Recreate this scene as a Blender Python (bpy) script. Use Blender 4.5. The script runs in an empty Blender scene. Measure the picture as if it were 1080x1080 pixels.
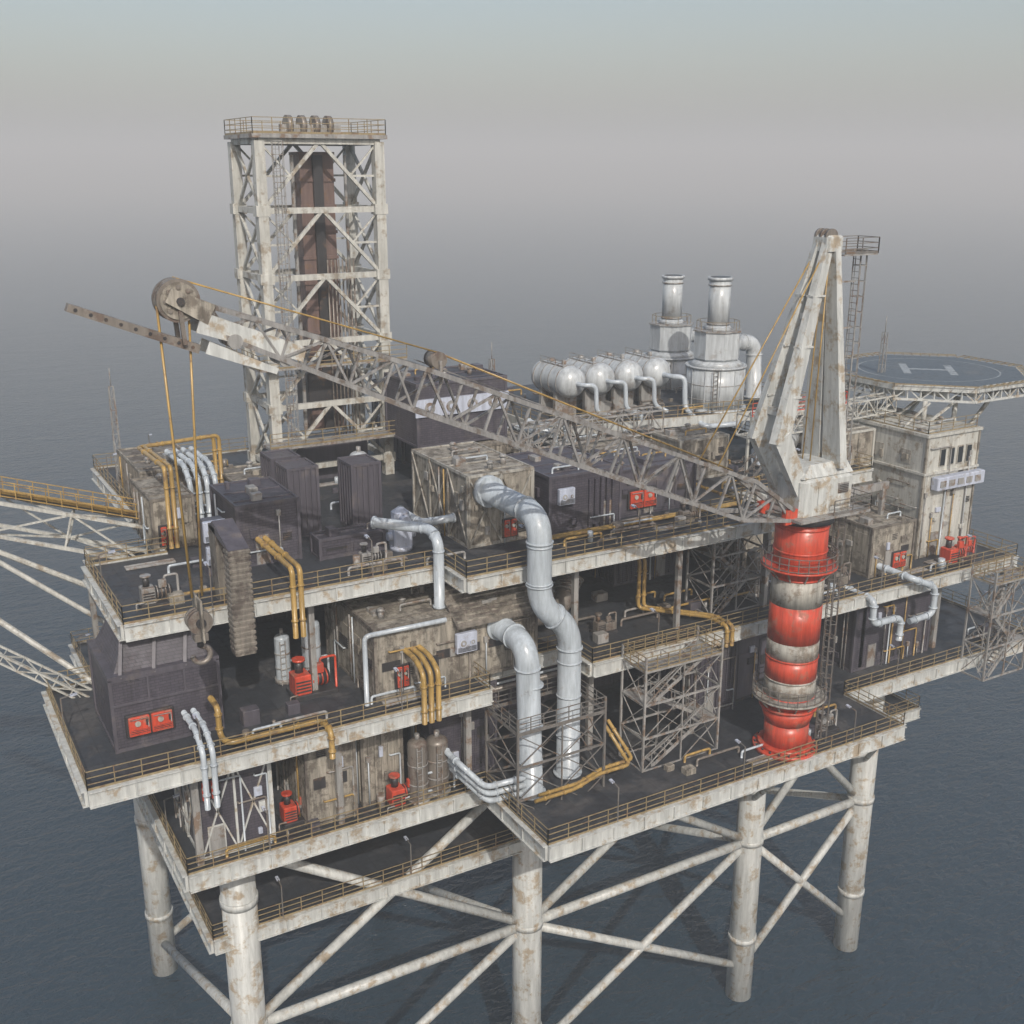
import bpy, math, random
from mathutils import Vector, Matrix
scene=bpy.context.scene
scene.view_settings.view_transform='Standard'
scene.view_settings.look='None'
scene.view_settings.exposure=0

# ------------------------------------------------------------ materials
def paint(name,col,rustcol=(0.17,0.10,0.055),rust=0.35,rough=0.55,metal=0.0,scale=0.5,dirt=0.35,grid=None,bump=0.0,gstr=0.6):
    m=bpy.data.materials.new(name); m.use_nodes=True
    nt=m.node_tree; N=nt.nodes; L=nt.links
    bs=N['Principled BSDF']; bs.inputs['Roughness'].default_value=rough; bs.inputs['Metallic'].default_value=metal
    tc=N.new('ShaderNodeTexCoord')
    n1=N.new('ShaderNodeTexNoise'); n1.inputs['Scale'].default_value=scale; n1.inputs['Detail'].default_value=6; n1.inputs['Roughness'].default_value=0.72
    L.new(tc.outputs['Object'],n1.inputs['Vector'])
    r1=N.new('ShaderNodeValToRGB'); 
    c=0.66-0.3*rust
    r1.color_ramp.elements[0].position=c; r1.color_ramp.elements[0].color=(0,0,0,1)
    r1.color_ramp.elements[1].position=min(c+0.09,1); r1.color_ramp.elements[1].color=(1,1,1,1)
    L.new(n1.outputs['Fac'],r1.inputs['Fac'])
    mx=N.new('ShaderNodeMix'); mx.data_type='RGBA'; mx.inputs['A'].default_value=(*col,1); mx.inputs['B'].default_value=(*rustcol,1)
    mul=N.new('ShaderNodeMath'); mul.operation='MULTIPLY'; mul.inputs[1].default_value=0.8 if rust>0 else 0
    L.new(r1.outputs['Color'],mul.inputs[0]); L.new(mul.outputs[0],mx.inputs['Factor'])
    mp=N.new('ShaderNodeMapping'); mp.inputs['Scale'].default_value=(1.8,1.8,0.2)
    L.new(tc.outputs['Object'],mp.inputs['Vector'])
    n2=N.new('ShaderNodeTexNoise'); n2.inputs['Scale'].default_value=1.5; n2.inputs['Detail'].default_value=5; n2.inputs['Roughness'].default_value=0.72
    L.new(mp.outputs[0],n2.inputs['Vector'])
    mr=N.new('ShaderNodeMapRange'); mr.inputs['From Min'].default_value=0.3; mr.inputs['From Max'].default_value=0.68
    mr.inputs['To Min'].default_value=1-dirt; mr.inputs['To Max'].default_value=1+dirt*0.25
    L.new(n2.outputs['Fac'],mr.inputs['Value'])
    sc=N.new('ShaderNodeVectorMath'); sc.operation='SCALE'
    L.new(mx.outputs['Result'],sc.inputs[0]); L.new(mr.outputs[0],sc.inputs['Scale'])
    out=sc.outputs[0]
    if grid:
        sx=N.new('ShaderNodeSeparateXYZ'); L.new(tc.outputs['Object'],sx.inputs[0])
        cb=N.new('ShaderNodeCombineXYZ')
        if grid[0]=='wall':
            ad=N.new('ShaderNodeMath'); ad.operation='ADD'; L.new(sx.outputs[0],ad.inputs[0]); L.new(sx.outputs[1],ad.inputs[1])
            L.new(ad.outputs[0],cb.inputs[0]); L.new(sx.outputs[2],cb.inputs[1])
        else:
            L.new(sx.outputs[0],cb.inputs[0]); L.new(sx.outputs[1],cb.inputs[1])
        bk=N.new('ShaderNodeTexBrick'); bk.offset=grid[3]
        bk.inputs['Scale'].default_value=1; bk.inputs['Brick Width'].default_value=grid[1]; bk.inputs['Row Height'].default_value=grid[2]
        bk.inputs['Mortar Size'].default_value=grid[4]; bk.inputs['Mortar Smooth'].default_value=0.3
        bk.inputs['Color1'].default_value=(1,1,1,1); bk.inputs['Color2'].default_value=(0.74,0.74,0.77,1); bk.inputs['Mortar'].default_value=(1-gstr,)*3+(1,)
        L.new(cb.outputs[0],bk.inputs['Vector'])
        m2=N.new('ShaderNodeVectorMath'); m2.operation='MULTIPLY'
        L.new(out,m2.inputs[0]); L.new(bk.outputs['Color'],m2.inputs[1]); out=m2.outputs[0]
    L.new(out,bs.inputs['Base Color'])
    rr=N.new('ShaderNodeMapRange'); rr.inputs['To Min'].default_value=max(.1,rough-.12); rr.inputs['To Max'].default_value=min(1,rough+.25)
    L.new(r1.outputs['Color'],rr.inputs['Value']); L.new(rr.outputs[0],bs.inputs['Roughness'])
    if bump>0:
        bp=N.new('ShaderNodeBump'); bp.inputs['Strength'].default_value=bump; bp.inputs['Distance'].default_value=0.08
        L.new(n1.outputs['Fac'],bp.inputs['Height']); L.new(bp.outputs[0],bs.inputs['Normal'])
    return m

WHITE=paint('cream_steel_paint',(0.50,0.50,0.465),rust=0.44,scale=0.9,rustcol=(0.25,0.20,0.14),dirt=.4)
FASC=paint('deck_edge_paint',(0.53,0.545,0.53),rustcol=(0.33,0.25,0.155),rust=0.46,scale=0.9,dirt=0.38)
DECK=paint('deck_plate',(0.046,0.051,0.060),rustcol=(0.088,0.084,0.084),rust=0.5,scale=0.3,rough=0.6,dirt=0.45,grid=('floor',1.2,1.2,0.0,0.03),gstr=0.45)
PURP=paint('dark_panel_paint',(0.085,0.077,0.096),rustcol=(0.12,0.107,0.115),rust=0.4,rough=0.6,dirt=0.4,grid=('wall',0.45,0.18,0.5,0.025),gstr=0.5)
PURS=paint('dark_smooth_paint',(0.09,0.083,0.100),rust=0.35,rustcol=(0.14,0.12,0.118),rough=0.55,dirt=0.4)
TAN=paint('weathered_tan_paint',(0.34,0.31,0.26),rustcol=(0.13,0.11,0.09),rust=0.6,scale=0.9,rough=0.75,dirt=0.7,bump=0.3)
TAND=paint('weathered_tan_dark',(0.20,0.178,0.15),rustcol=(0.09,0.072,0.062),rust=0.55,scale=1.0,rough=0.75,dirt=0.6)
PIPE=paint('pale_pipe_paint',(0.45,0.50,0.545),rustcol=(0.28,0.285,0.29),rust=0.26,rough=0.38,scale=1.0,dirt=0.36)
YEL=paint('yellow_pipe_paint',(0.40,0.26,0.08),rust=0.38,rough=0.42,scale=1.4,dirt=.45)
RAIL=paint('railing_paint',(0.27,0.21,0.115),rust=0.45,rough=0.6,scale=1.5)
RAILD=paint('railing_steel',(0.16,0.15,0.14),rust=0.45,rough=0.6,scale=1.5)
RED=paint('red_paint',(0.56,0.070,0.034),rustcol=(0.34,0.15,0.105),rust=0.42,rough=0.45,scale=1.1,dirt=0.45)
CONC=paint('stripe_grey_paint',(0.40,0.385,0.345),rustcol=(0.2,0.16,0.12),rust=0.55,rough=0.6,scale=1.0,dirt=0.55)
DARK=paint('dark_steel',(0.04,0.038,0.04),rust=0.3,rough=0.5)
STEEL=paint('brown_steel',(0.22,0.195,0.17),rustcol=(0.13,0.09,0.07),rust=0.5,rough=0.5,metal=0.2,scale=1.2)
GRAT=paint('reddish_guide_steel',(0.15,0.10,0.088),rust=0.4,rough=0.6,scale=1.0)
GALV=paint('grey_truss_paint',(0.31,0.305,0.295),rust=0.5,rough=0.5,scale=1.1,dirt=0.45)
BOOM=paint('boom_truss_paint',(0.27,0.265,0.26),rustcol=(0.12,0.085,0.06),rust=0.5,rough=0.42,scale=1.3,dirt=0.45)
FANW=paint('white_unit_paint',(0.47,0.51,0.61),rustcol=(0.3,0.28,0.28),rust=0.3,rough=0.45,scale=1.6)
HELI=paint('helideck_surface',(0.095,0.118,0.14),rustcol=(0.13,0.15,0.168),rust=0.4,rough=0.7,scale=0.4)
MARK=paint('marking_paint',(0.30,0.33,0.35),rust=0.45,rough=0.65,scale=1.2,rustcol=(.18,.20,.22))
GLASS=paint('window_glass',(0.02,0.025,0.03),rust=0,rough=0.1)
STAIN=paint('stack_paint',(0.48,0.51,0.53),rustcol=(0.32,0.31,0.30),rust=0.38,rough=0.4,scale=0.8,dirt=0.42)

# ------------------------------------------------------------ mesh builder
V=Vector
class B:
    def __init__(s): s.v=[];s.f=[];s.m=[];s.sm=[];s.mats=[]
    def mi(s,m):
        if m not in s.mats: s.mats.append(m)
        return s.mats.index(m)
    def face(s,idx,m,sm=False):
        s.f.append(idx); s.m.append(s.mi(m)); s.sm.append(sm)
    def hexa(s,p,m):
        b=len(s.v); s.v+= [tuple(q) for q in p]
        for q in ((0,3,2,1),(4,5,6,7),(0,1,5,4),(1,2,6,5),(2,3,7,6),(3,0,4,7)):
            s.face([b+i for i in q],m)
    def box(s,x0,x1,y0,y1,z0,z1,m):
        s.hexa([(x0,y0,z0),(x1,y0,z0),(x1,y1,z0),(x0,y1,z0),(x0,y0,z1),(x1,y0,z1),(x1,y1,z1),(x0,y1,z1)],m)
    def cbox(s,x0,x1,y0,y1,z0,z1,m,c=0.06):
        pts=[(x0+c,y0),(x1-c,y0),(x1,y0+c),(x1,y1-c),(x1-c,y1),(x0+c,y1),(x0,y1-c),(x0,y0+c)]
        ins=[(x0+2*c,y0+c),(x1-2*c,y0+c),(x1-c,y0+2*c),(x1-c,y1-2*c),(x1-2*c,y1-c),(x0+2*c,y1-c),(x0+c,y1-2*c),(x0+c,y0+2*c)]
        b=len(s.v)
        s.v+=[(p[0],p[1],z0) for p in pts]+[(p[0],p[1],z1-c) for p in pts]+[(p[0],p[1],z1) for p in ins]
        for i in range(8):
            j=(i+1)%8
            s.face([b+i,b+j,b+8+j,b+8+i],m); s.face([b+8+i,b+8+j,b+16+j,b+16+i],m)
        s.face([b+16+i for i in range(8)],m); s.face([b+i for i in range(7,-1,-1)],m)
    def frame(s,d):
        d=d.normalized()
        up=V((0,0,1)) if abs(d.z)<0.97 else V((0,1,0))
        a=d.cross(up).normalized(); u=a.cross(d).normalized()
        return a,u
    def taper(s,p,q,w0,h0,w1,h1,m):
        p=V(p);q=V(q);a,u=s.frame(q-p)
        r=[]
        for c,w,h in ((p,w0,h0),(q,w1,h1)):
            r+=[c-a*w/2-u*h/2,c+a*w/2-u*h/2,c+a*w/2+u*h/2,c-a*w/2+u*h/2]
        s.hexa(r,m)
    def beam(s,p,q,w,m,h=None):
        h=h or w; s.taper(p,q,w,h,w,h,m)
    def cyl(s,p,q,r,m,r2=None,n=16,cap=True):
        p=V(p);q=V(q);r2=r if r2 is None else r2
        a,u=s.frame(q-p); b=len(s.v); off=math.pi/8 if n==8 else 0
        for c,rr in ((p,r),(q,r2)):
            for i in range(n):
                t=2*math.pi*i/n+off
                s.v.append(tuple(c+a*math.cos(t)*rr+u*math.sin(t)*rr))
        for i in range(n):
            j=(i+1)%n; s.face([b+i,b+j,b+n+j,b+n+i],m,n!=8)
        if cap:
            s.face([b+i for i in range(n-1,-1,-1)],m); s.face([b+n+i for i in range(n)],m)
    def sphere(s,c,r,m,sz=1.0,nu=20,nv=10,axis='z'):
        c=V(c); b=len(s.v)
        for j in range(nv+1):
            ph=math.pi*j/nv-math.pi/2
            for i in range(nu):
                t=2*math.pi*i/nu
                x,y,z=r*math.cos(ph)*math.cos(t),r*math.cos(ph)*math.sin(t),r*math.sin(ph)*sz
                if axis=='y': x,y,z=x,z,y
                s.v.append((c.x+x,c.y+y,c.z+z))
        for j in range(nv):
            for i in range(nu):
                k=(i+1)%nu
                s.face([b+j*nu+i,b+j*nu+k,b+(j+1)*nu+k,b+(j+1)*nu+i],m,True)
    def pipe(s,pts,r,m,bend=None,n=12,fl=0,seg=6):
        bend=bend or r*2.2
        P=[V(p) for p in pts]; C=[P[0]]
        for i in range(1,len(P)-1):
            a=P[i-1]-P[i]; c=P[i+1]-P[i]
            bb=min(bend,a.length*0.49,c.length*0.49)
            A=P[i]+a.normalized()*bb; E=P[i]+c.normalized()*bb
            for k in range(seg+1):
                t=k/seg; C.append((1-t)**2*A+2*t*(1-t)*P[i]+t*t*E)
            if fl:
                for X,dv in ((A,a.normalized()),(E,c.normalized())):
                    s.cyl(X-dv*0.05*fl,X+dv*0.05*fl,r*1.12,m,n=n)
        C.append(P[-1])
        if fl:
            for X,Y in ((P[0],P[1]),(P[-1],P[-2])):
                dv=(Y-X).normalized(); s.cyl(X,X+dv*0.14*fl,r*1.25,m,n=n)
        b=len(s.v); u=None
        for i,c in enumerate(C):
            d=(C[min(i+1,len(C)-1)]-C[max(i-1,0)]).normalized()
            if u is None: a0,u=s.frame(d)
            u=(u-d*u.dot(d)).normalized(); a=d.cross(u)
            for k in range(n):
                t=2*math.pi*k/n; s.v.append(tuple(c+a*math.cos(t)*r+u*math.sin(t)*r))
        for i in range(len(C)-1):
            for k in range(n):
                j=(k+1)%n; s.face([b+i*n+k,b+i*n+j,b+(i+1)*n+j,b+(i+1)*n+k],m,True)
        s.face([b+k for k in range(n)],m); e=b+(len(C)-1)*n; s.face([e+k for k in range(n-1,-1,-1)],m)
    def prism(s,poly,z0,z1,mt,ms=None,mb=None):
        b=len(s.v);n=len(poly)
        s.v+=[(p[0],p[1],z0) for p in poly]+[(p[0],p[1],z1) for p in poly]
        s.face([b+n+i for i in range(n)],mt); s.face([b+i for i in range(n-1,-1,-1)],mb or ms or mt)
        for i in range(n):
            j=(i+1)%n; s.face([b+i,b+j,b+n+j,b+n+i],ms or mt)
    def rail(s,pts,z,m=None,h=1.15,gap=1.5,t=0.055,mid=2):
        m=m or RAIL
        for i in range(len(pts)-1):
            p=V((*pts[i],z));q=V((*pts[i+1],z)); L=(q-p).length; k=max(1,round(L/gap))
            for a in range(k+1):
                c=p.lerp(q,a/k); s.beam(c,c+V((0,0,h)),t,m)
            for a in range(mid+1):
                zz=V((0,0,h*(mid+1-a)/(mid+1)))
                s.beam(p+zz,q+zz,t*0.9,m)
            s.beam(p+V((0,0,0.08)),q+V((0,0,0.08)),0.03,m,0.14)
    def truss(s,p,q,w0,h0,w1,h1,n,m,t=0.16,side=None,td=None):
        p=V(p);q=V(q);a,u=s.frame(q-p); td=td or t*0.6
        def cor(k):
            f=k/n; c=p.lerp(q,f); w=w0+(w1-w0)*f; h=h0+(h1-h0)*f
            return [c-a*w/2-u*h/2,c+a*w/2-u*h/2,c+a*w/2+u*h/2,c-a*w/2+u*h/2]
        pr=cor(0)
        for i in range(4): s.beam(pr[i],pr[(i+1)%4],td,m)
        for k in range(1,n+1):
            cu=cor(k)
            for i in range(4):
                s.beam(pr[i],cu[i],t,m); s.beam(cu[i],cu[(i+1)%4],td,m)
                j=(i+1)%4
                if (k+i)%2: s.beam(pr[i],cu[j],td,m)
                else: s.beam(pr[j],cu[i],td,m)
            pr=cu
    def ladder(s,p,q,m,w=0.5,side=(1,0,0),hoops=False,out=(0,-1,0)):
        p=V(p);q=V(q);sd=V(side);o=V(out)
        s.beam(p-sd*w/2,q-sd*w/2,0.06,m);s.beam(p+sd*w/2,q+sd*w/2,0.06,m)
        L=(q-p).length;k=int(L/0.4)
        for i in range(k):
            c=p.lerp(q,(i+.5)/k); s.beam(c-sd*w/2,c+sd*w/2,0.04,m)
        if hoops:
            k=max(2,int(L/1.0)); prev=None
            for i in range(k+1):
                c=p.lerp(q,i/k); ring=[c-sd*w/2,c-sd*.45+o*.35,c-sd*.25+o*.65,c+sd*.25+o*.65,c+sd*.45+o*.35,c+sd*w/2]
                for a in range(5): s.beam(ring[a],ring[a+1],0.045,m)
                if prev:
                    for a in (1,2,3,4): s.beam(prev[a],ring[a],0.04,m)
                prev=ring
    def stairs(s,p,q,w,m):
        p=V(p);q=V(q);d=q-p;hd=V((d.x,d.y,0)).normalized();sd=V((-hd.y,hd.x,0))
        for e in (-1,1):
            s.beam(p+sd*w/2*e,q+sd*w/2*e,0.07,m,0.25)
            s.beam(p+sd*w/2*e+V((0,0,1)),q+sd*w/2*e+V((0,0,1)),0.05,m)
            for i in range(5):
                c=p.lerp(q,i/4)+sd*w/2*e; s.beam(c,c+V((0,0,1)),0.05,m)
        k=max(2,int(abs(d.z)/0.28))
        for i in range(k):
            c=p.lerp(q,(i+.5)/k); a=c-sd*w/2; b=c+sd*w/2
            s.taper(a,b,0.26,0.04,0.26,0.04,m)
    def done(s,name,parent=None):
        me=bpy.data.meshes.new(name); me.from_pydata(s.v,[],s.f)
        for m in s.mats: me.materials.append(m)
        me.polygons.foreach_set('material_index',s.m); me.polygons.foreach_set('use_smooth',s.sm)
        me.update(); o=bpy.data.objects.new(name,me); scene.collection.objects.link(o)
        if parent: o.parent=parent
        return o
def empty(name):
    o=bpy.data.objects.new(name,None); scene.collection.objects.link(o); return o

ZU,ZM,ZL=47.0,39.5,32.0

# ------------------------------------------------------------ sea, sky, haze
me=bpy.data.meshes.new('sea'); S=9000
me.from_pydata([(-S,-S,0),(S,-S,0),(S,S,0),(-S,S,0)],[],[(0,1,2,3)])
sea=bpy.data.objects.new('sea',me); scene.collection.objects.link(sea)
m=bpy.data.materials.new('sea_water'); m.use_nodes=True; nt=m.node_tree;N=nt.nodes;L=nt.links
bs=N['Principled BSDF']; bs.inputs['Base Color'].default_value=(0.020,0.040,0.060,1); bs.inputs['Roughness'].default_value=0.14; bs.inputs['IOR'].default_value=1.33
tc=N.new('ShaderNodeTexCoord')
h=None
for sc_,st,mpz,dist in ((0.05,0.8,1.7,1.0),(0.28,1.0,2.0,0.5),(0.9,1.0,1.6,0.28)):
    mp=N.new('ShaderNodeMapping'); mp.inputs['Rotation'].default_value=(0,0,0.5); mp.inputs['Scale'].default_value=(1,mpz,1)
    L.new(tc.outputs['Object'],mp.inputs[0])
    n=N.new('ShaderNodeTexNoise'); n.inputs['Scale'].default_value=sc_; n.inputs['Detail'].default_value=3; n.inputs['Roughness'].default_value=0.6; n.inputs['Distortion'].default_value=0.5
    L.new(mp.outputs[0],n.inputs['Vector'])
    bp=N.new('ShaderNodeBump'); bp.inputs['Strength'].default_value=st; bp.inputs['Distance'].default_value=dist
    L.new(n.outputs['Fac'],bp.inputs['Height'])
    if h: L.new(h,bp.inputs['Normal'])
    h=bp.outputs[0]
L.new(h,bs.inputs['Normal']); me.materials.append(m)

az=V((-0.28,-0.96,0)).normalized(); el=math.radians(38)
Sd=V((az.x*math.cos(el),az.y*math.cos(el),math.sin(el)))
w=bpy.data.worlds.new('World'); scene.world=w; w.use_nodes=True
nt=w.node_tree; bg=nt.nodes['Background']; sk=nt.nodes.new('ShaderNodeTexSky'); sk.sky_type='NISHITA'; sk.sun_disc=False
sk.sun_elevation=el; sk.sun_rotation=math.atan2(az.x,az.y); sk.dust_density=3.5; sk.air_density=1.2; sk.altitude=0
nt.links.new(sk.outputs[0],bg.inputs[0]); bg.inputs[1].default_value=0.135
sl=bpy.data.lights.new('sun','SUN'); sl.energy=3.2; sl.angle=math.radians(0.5); sl.color=(1,0.955,0.88)
so=bpy.data.objects.new('sun',sl); scene.collection.objects.link(so); so.rotation_euler=Sd.to_track_quat('Z','Y').to_euler(); so.location=(0,0,200)

b=B(); b.box(-8000,8000,-8000,8000,-6,150,DARK); hz=b.done('haze')
hm=bpy.data.materials.new('haze_air'); hm.use_nodes=True; nt=hm.node_tree; nt.nodes.clear()
o=nt.nodes.new('ShaderNodeOutputMaterial'); vs=nt.nodes.new('ShaderNodeVolumeScatter'); vs.inputs['Density'].default_value=0.00105; vs.inputs['Anisotropy'].default_value=0.0; vs.inputs['Color'].default_value=(0.93,0.975,1.0,1)
nt.links.new(vs.outputs[0],o.inputs['Volume']); hz.data.materials.clear(); hz.data.materials.append(hm)

# ------------------------------------------------------------ camera
cd=bpy.data.cameras.new('camera'); cam=bpy.data.objects.new('camera',cd); scene.collection.objects.link(cam)
cam.location=(0,0,72); cam.rotation_euler=(math.radians(73),0,math.radians(-30)); cd.lens=39.5; cd.sensor_width=36; cd.clip_end=20000; cd.clip_start=0.5
scene.camera=cam

# ------------------------------------------------------------ platform structure
plat=empty('oil_platform')
PU=[(10.5,62.5),(31,62.5),(31,59.5),(58,59.5),(58,66),(74,66),(74,100),(15.8,100),(15.8,74),(10.5,74)]
PM=[(7,58.3),(32,58.3),(32,61.5),(40,61.5),(40,58.3),(84.5,58.3),(84.5,98),(14,98),(14,72.5),(7,72.5)]
PL=[(12,59),(32,59),(32,51),(63.3,51),(63.3,57),(87,57),(87,98),(12,98)]
def deck(name,poly,z,hf=0.85,skip=()):
    b=B(); b.prism(poly,z-0.35,z,DECK,DARK)
    n=len(poly)
    for i in range(n):
        p=V((*poly[i],z));q=V((*poly[(i+1)%n],z)); d=(q-p).normalized(); o=V((d.y,-d.x,0))
        b.beam(p+o*0.10+V((0,0,-hf/2+0.06)),q+o*0.10+V((0,0,-hf/2+0.06)),0.18,FASC,hf)
        b.beam(p+o*0.16+V((0,0,0.09)),q+o*0.16+V((0,0,0.09)),0.36,FASC,0.07)
        b.beam(p+o*0.16+V((0,0,-hf+0.03)),q+o*0.16+V((0,0,-hf+0.03)),0.34,FASC,0.07)
        k=int((q-p).length/2.4)
        for a in range(1,k):
            c=p.lerp(q,a/k)+o*0.25; b.beam(c+V((0,0,0.05)),c+V((0,0,-hf+0.05)),0.08,FASC,0.12)
    xs=[p[0] for p in poly];ys=[p[1] for p in poly]
    y=max(min(ys),58)+4
    while y<max(ys)-1:
        b.box(max(min(xs),15.9)+.3,min(max(xs),74)-.4,y,y+.3,z-1.0,z-.36,GALV); y+=4
    b.done(name,plat)
    r=B()
    for i in range(n):
        if i in skip: continue
        r.rail([poly[i],poly[(i+1)%n]],z+0.1)
        p=V((*poly[i],z));q=V((*poly[(i+1)%n],z)); L_=(q-p).length
        for a in range(int(L_/9)):
            c=p.lerp(q,(a+.5)/max(1,int(L_/9))); d=(q-p).normalized(); inn=V((-d.y,d.x,0))
            r.beam(c,c+V((0,0,2.6)),.07,RAILD); r.beam(c+V((0,0,2.6)),c+V((0,0,2.7))+inn*.7,.06,RAILD); r.beam(c+V((0,0,2.66))+inn*.55,c+V((0,0,2.7))+inn*.95,.2,FANW,.1)
    r.done(name+'_railing',plat)
deck('upper_deck',PU,ZU); deck('middle_deck',PM,ZM); deck('lower_deck',PL,ZL,hf=0.95)
deck('cellar_deck',[(14,63),(80,63),(80,95),(14,95)],24.0)
b=B()
b.box(22,60,77,96,ZM+.01,ZU-.4,PURP); b.box(60,72,70,96,ZM+.01,ZU-.4,PURS)
b.box(17,84,68,95,ZL+.01,ZM-.4,PURP)
for x in (11,22,31.6,40,49,57.5,66,73):
    for (y,z0,z1) in ((60.6 if x>31 and x<58 else 63.6,ZM,ZU-.4),(76.5,ZM,ZU-.4)):
        if y>66 or x not in (31.6,):
            b.box(x-.18,x+.18,y-.18,y+.18,z0,z1-.3,GALV)
for x in (13,22,31.2,41,50,59,68,77,85.5):
    b.box(x-.2,x+.2,59.8,60.2,ZL,ZM-.7,GALV)
for i in range(34):
    x=22.5+i*1.1; b.box(x,x+.12,76.88,77,ZM,ZU-.5,PURS)
for i in range(40):
    x=18+i*1.6; b.box(x,x+.2,67.86,68,ZL,ZM-.5,PURS)
r_=random.Random(3)
for z,ys,xa,xb in ((ZU-1.15,(64,65.2,67.5,70),22,57),(ZM-1.2,(60.6,61.6,62.4,64.5),13,84)):
    for y in ys:
        b.cyl((xa,y,z-r_.random()*.4),(xb,y,z-r_.random()*.1),r_.choice((.09,.13,.18)),r_.choice((YEL,PIPE,GALV,STEEL)),n=10)
b.done('deck_columns_and_walls',plat)
b=B()
XS=(16,38,60.5,74); YS=(63.5,93)
for x in XS:
    for y in YS:
        b.cyl((x,y,ZL-1),(x,y,-5),1.15,FASC,n=24)
        for z in (26,16,6): b.cyl((x,y,z),(x,y,z+.5),1.25,FASC,n=24)
for y in YS:
    for a,c in zip(XS[:-1],XS[1:]):
        for z0,z1 in ((30,16),(16,3)):
            b.cyl((a,y,z0),(c,y,z1),.36,FASC,n=10); b.cyl((c,y,z0),(a,y,z1),.36,FASC,n=10)
        b.cyl((a,y,16),(c,y,16),.4,FASC,n=10)
for x in XS:
    for z0,z1 in ((30,16),(16,3)):
        b.cyl((x,YS[0],z0),(x,YS[1],z1),.36,FASC,n=10)
b.cyl((60.5,63.5,24),(60.5,52,31),.3,FASC,n=10); b.cyl((46,52,31),(38,63.5,24),.3,FASC,n=10); b.cyl((53.5,52,31),(60.5,63.5,20),.25,FASC,n=10)
b.cyl((74,63.5,20),(63,52,31),.22,FASC,n=10)
for x in (34,41,48,55,62.5): b.box(x-.15,x+.15,51.2,68,ZL-1.3,ZL-.4,FASC)
b.done('jacket_legs',plat)

# ------------------------------------------------------------ equipment helpers
def fan(b,x,y,z,w,m=FANW,axis='y'):
    b.cbox(x-w/2,x+w/2,y-.35,y,z-w*.45,z+w*.45,m,.04)
    for dx in (-.2*w,.26*w):
        r=.2*w if dx<0 else .13*w
        b.cyl((x+dx,y-.42,z),(x+dx,y-.35,z),r,m,n=16); b.cyl((x+dx,y-.43,z),(x+dx,y-.41,z),r*.75,GALV,n=16); b.cyl((x+dx,y-.47,z),(x+dx,y-.4,z),r*.3,m,n=10)
    for k in range(5): b.box(x-w*.45,x+w*.45,y-.38,y-.34,z-w*.4+k*.07,z-w*.4+k*.07+.03,DARK)
def redunit(b,x,y,z,w=2.6,h=1.3,d=.6):
    b.cbox(x-.1,x+w+.1,y-d*.6,y,z-.1,z+h+.12,DARK,.04)
    n=2
    for i in range(n):
        a=x+.05+i*w/n; e=a+w/n-.1
        b.cbox(a,e,y-d,y-d*.5,z,z+h,RED,.04)
        b.box(a+.08,e-.08,y-d-.03,y-d+.01,z+.1,z+h*.32,DARK)
        for k in range(3): b.box(a+.06,e-.06,y-d-.06,y-d+.01,z+.12+k*.1,z+.16+k*.1,RED)
        b.cyl(((a+e)/2-.1,y-d-.09,z+h*.66),((a+e)/2-.1,y-d+.01,z+h*.66),min(.17,(e-a)*.28),CONC,n=12)
        b.box(e-.24,e-.1,y-d-.05,y-d+.01,z+h*.5,z+h*.8,DARK)
        b.pipe([(a+.1,y-d-.04,z+h*.9),(e-.1,y-d-.06,z+h*.9),(e-.1,y-d-.06,z+h*.4)],.03,GALV,n=6)
def greeble(b,r,x0,x1,y0,y1,z0,z1,mat,frame):
    H=z1-z0
    n=int((x1-x0)*H/4)
    for i in range(n):
        x=r.uniform(x0+.3,x1-.7);z=r.uniform(z0+.4,z1-1.0);k=r.random()
        if k<.35: b.cbox(x,x+r.uniform(.25,.6),y0-.2,y0,z,z+r.uniform(.3,.8),r.choice((frame,GALV,mat,FANW)),.03)
        elif k<.6:
            b.cyl((x,y0-.16,z0),(x,y0-.16,z),.05,r.choice((YEL,PIPE,GALV)),n=6)
            b.cbox(x-.15,x+.15,y0-.22,y0,z,z+.4,GALV,.02)
        elif k<.8: 
            xx=min(x1-.2,x+r.uniform(1,2.5)); b.pipe([(x,y0-.02,z),(x,y0-.2,z),(xx,y0-.2,z),(xx,y0-.2,z0)],.06,r.choice((PIPE,GALV,STEEL,YEL)),n=8)
        else:
            for q in range(4): b.box(x,x+.6,y0-.09,y0,z+q*.14,z+q*.14+.06,DARK)
    if x1-x0>3.5 and H>2.6:
        x=r.uniform(x0+.5,x1-1.5); b.box(x-.08,x+.98,y0-.07,y0,z0,z0+2.18,frame); b.box(x,x+.9,y0-.1,y0-.05,z0+.1,z0+2.1,GALV)
    n=int((y1-y0)*H/5)
    for i in range(n):
        y=r.uniform(y0+.3,y1-.8);z=r.uniform(z0+.4,z1-1.0);k=r.random()
        if k<.5: b.cbox(x0-.2,x0,y,y+r.uniform(.25,.8),z,z+r.uniform(.3,.8),r.choice((frame,GALV,mat)),.03)
        elif k<.75: b.cyl((x0-.16,y,z0),(x0-.16,y,z1-.3),.06,r.choice((YEL,PIPE,GALV)),n=6)
        else:
            yy=min(y1-.2,y+r.uniform(1,2.5)); b.pipe([(x0-.02,y,z),(x0-.2,y,z),(x0-.2,yy,z),(x0-.2,yy,z0)],.06,r.choice((PIPE,GALV,STEEL)),n=8)
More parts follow.
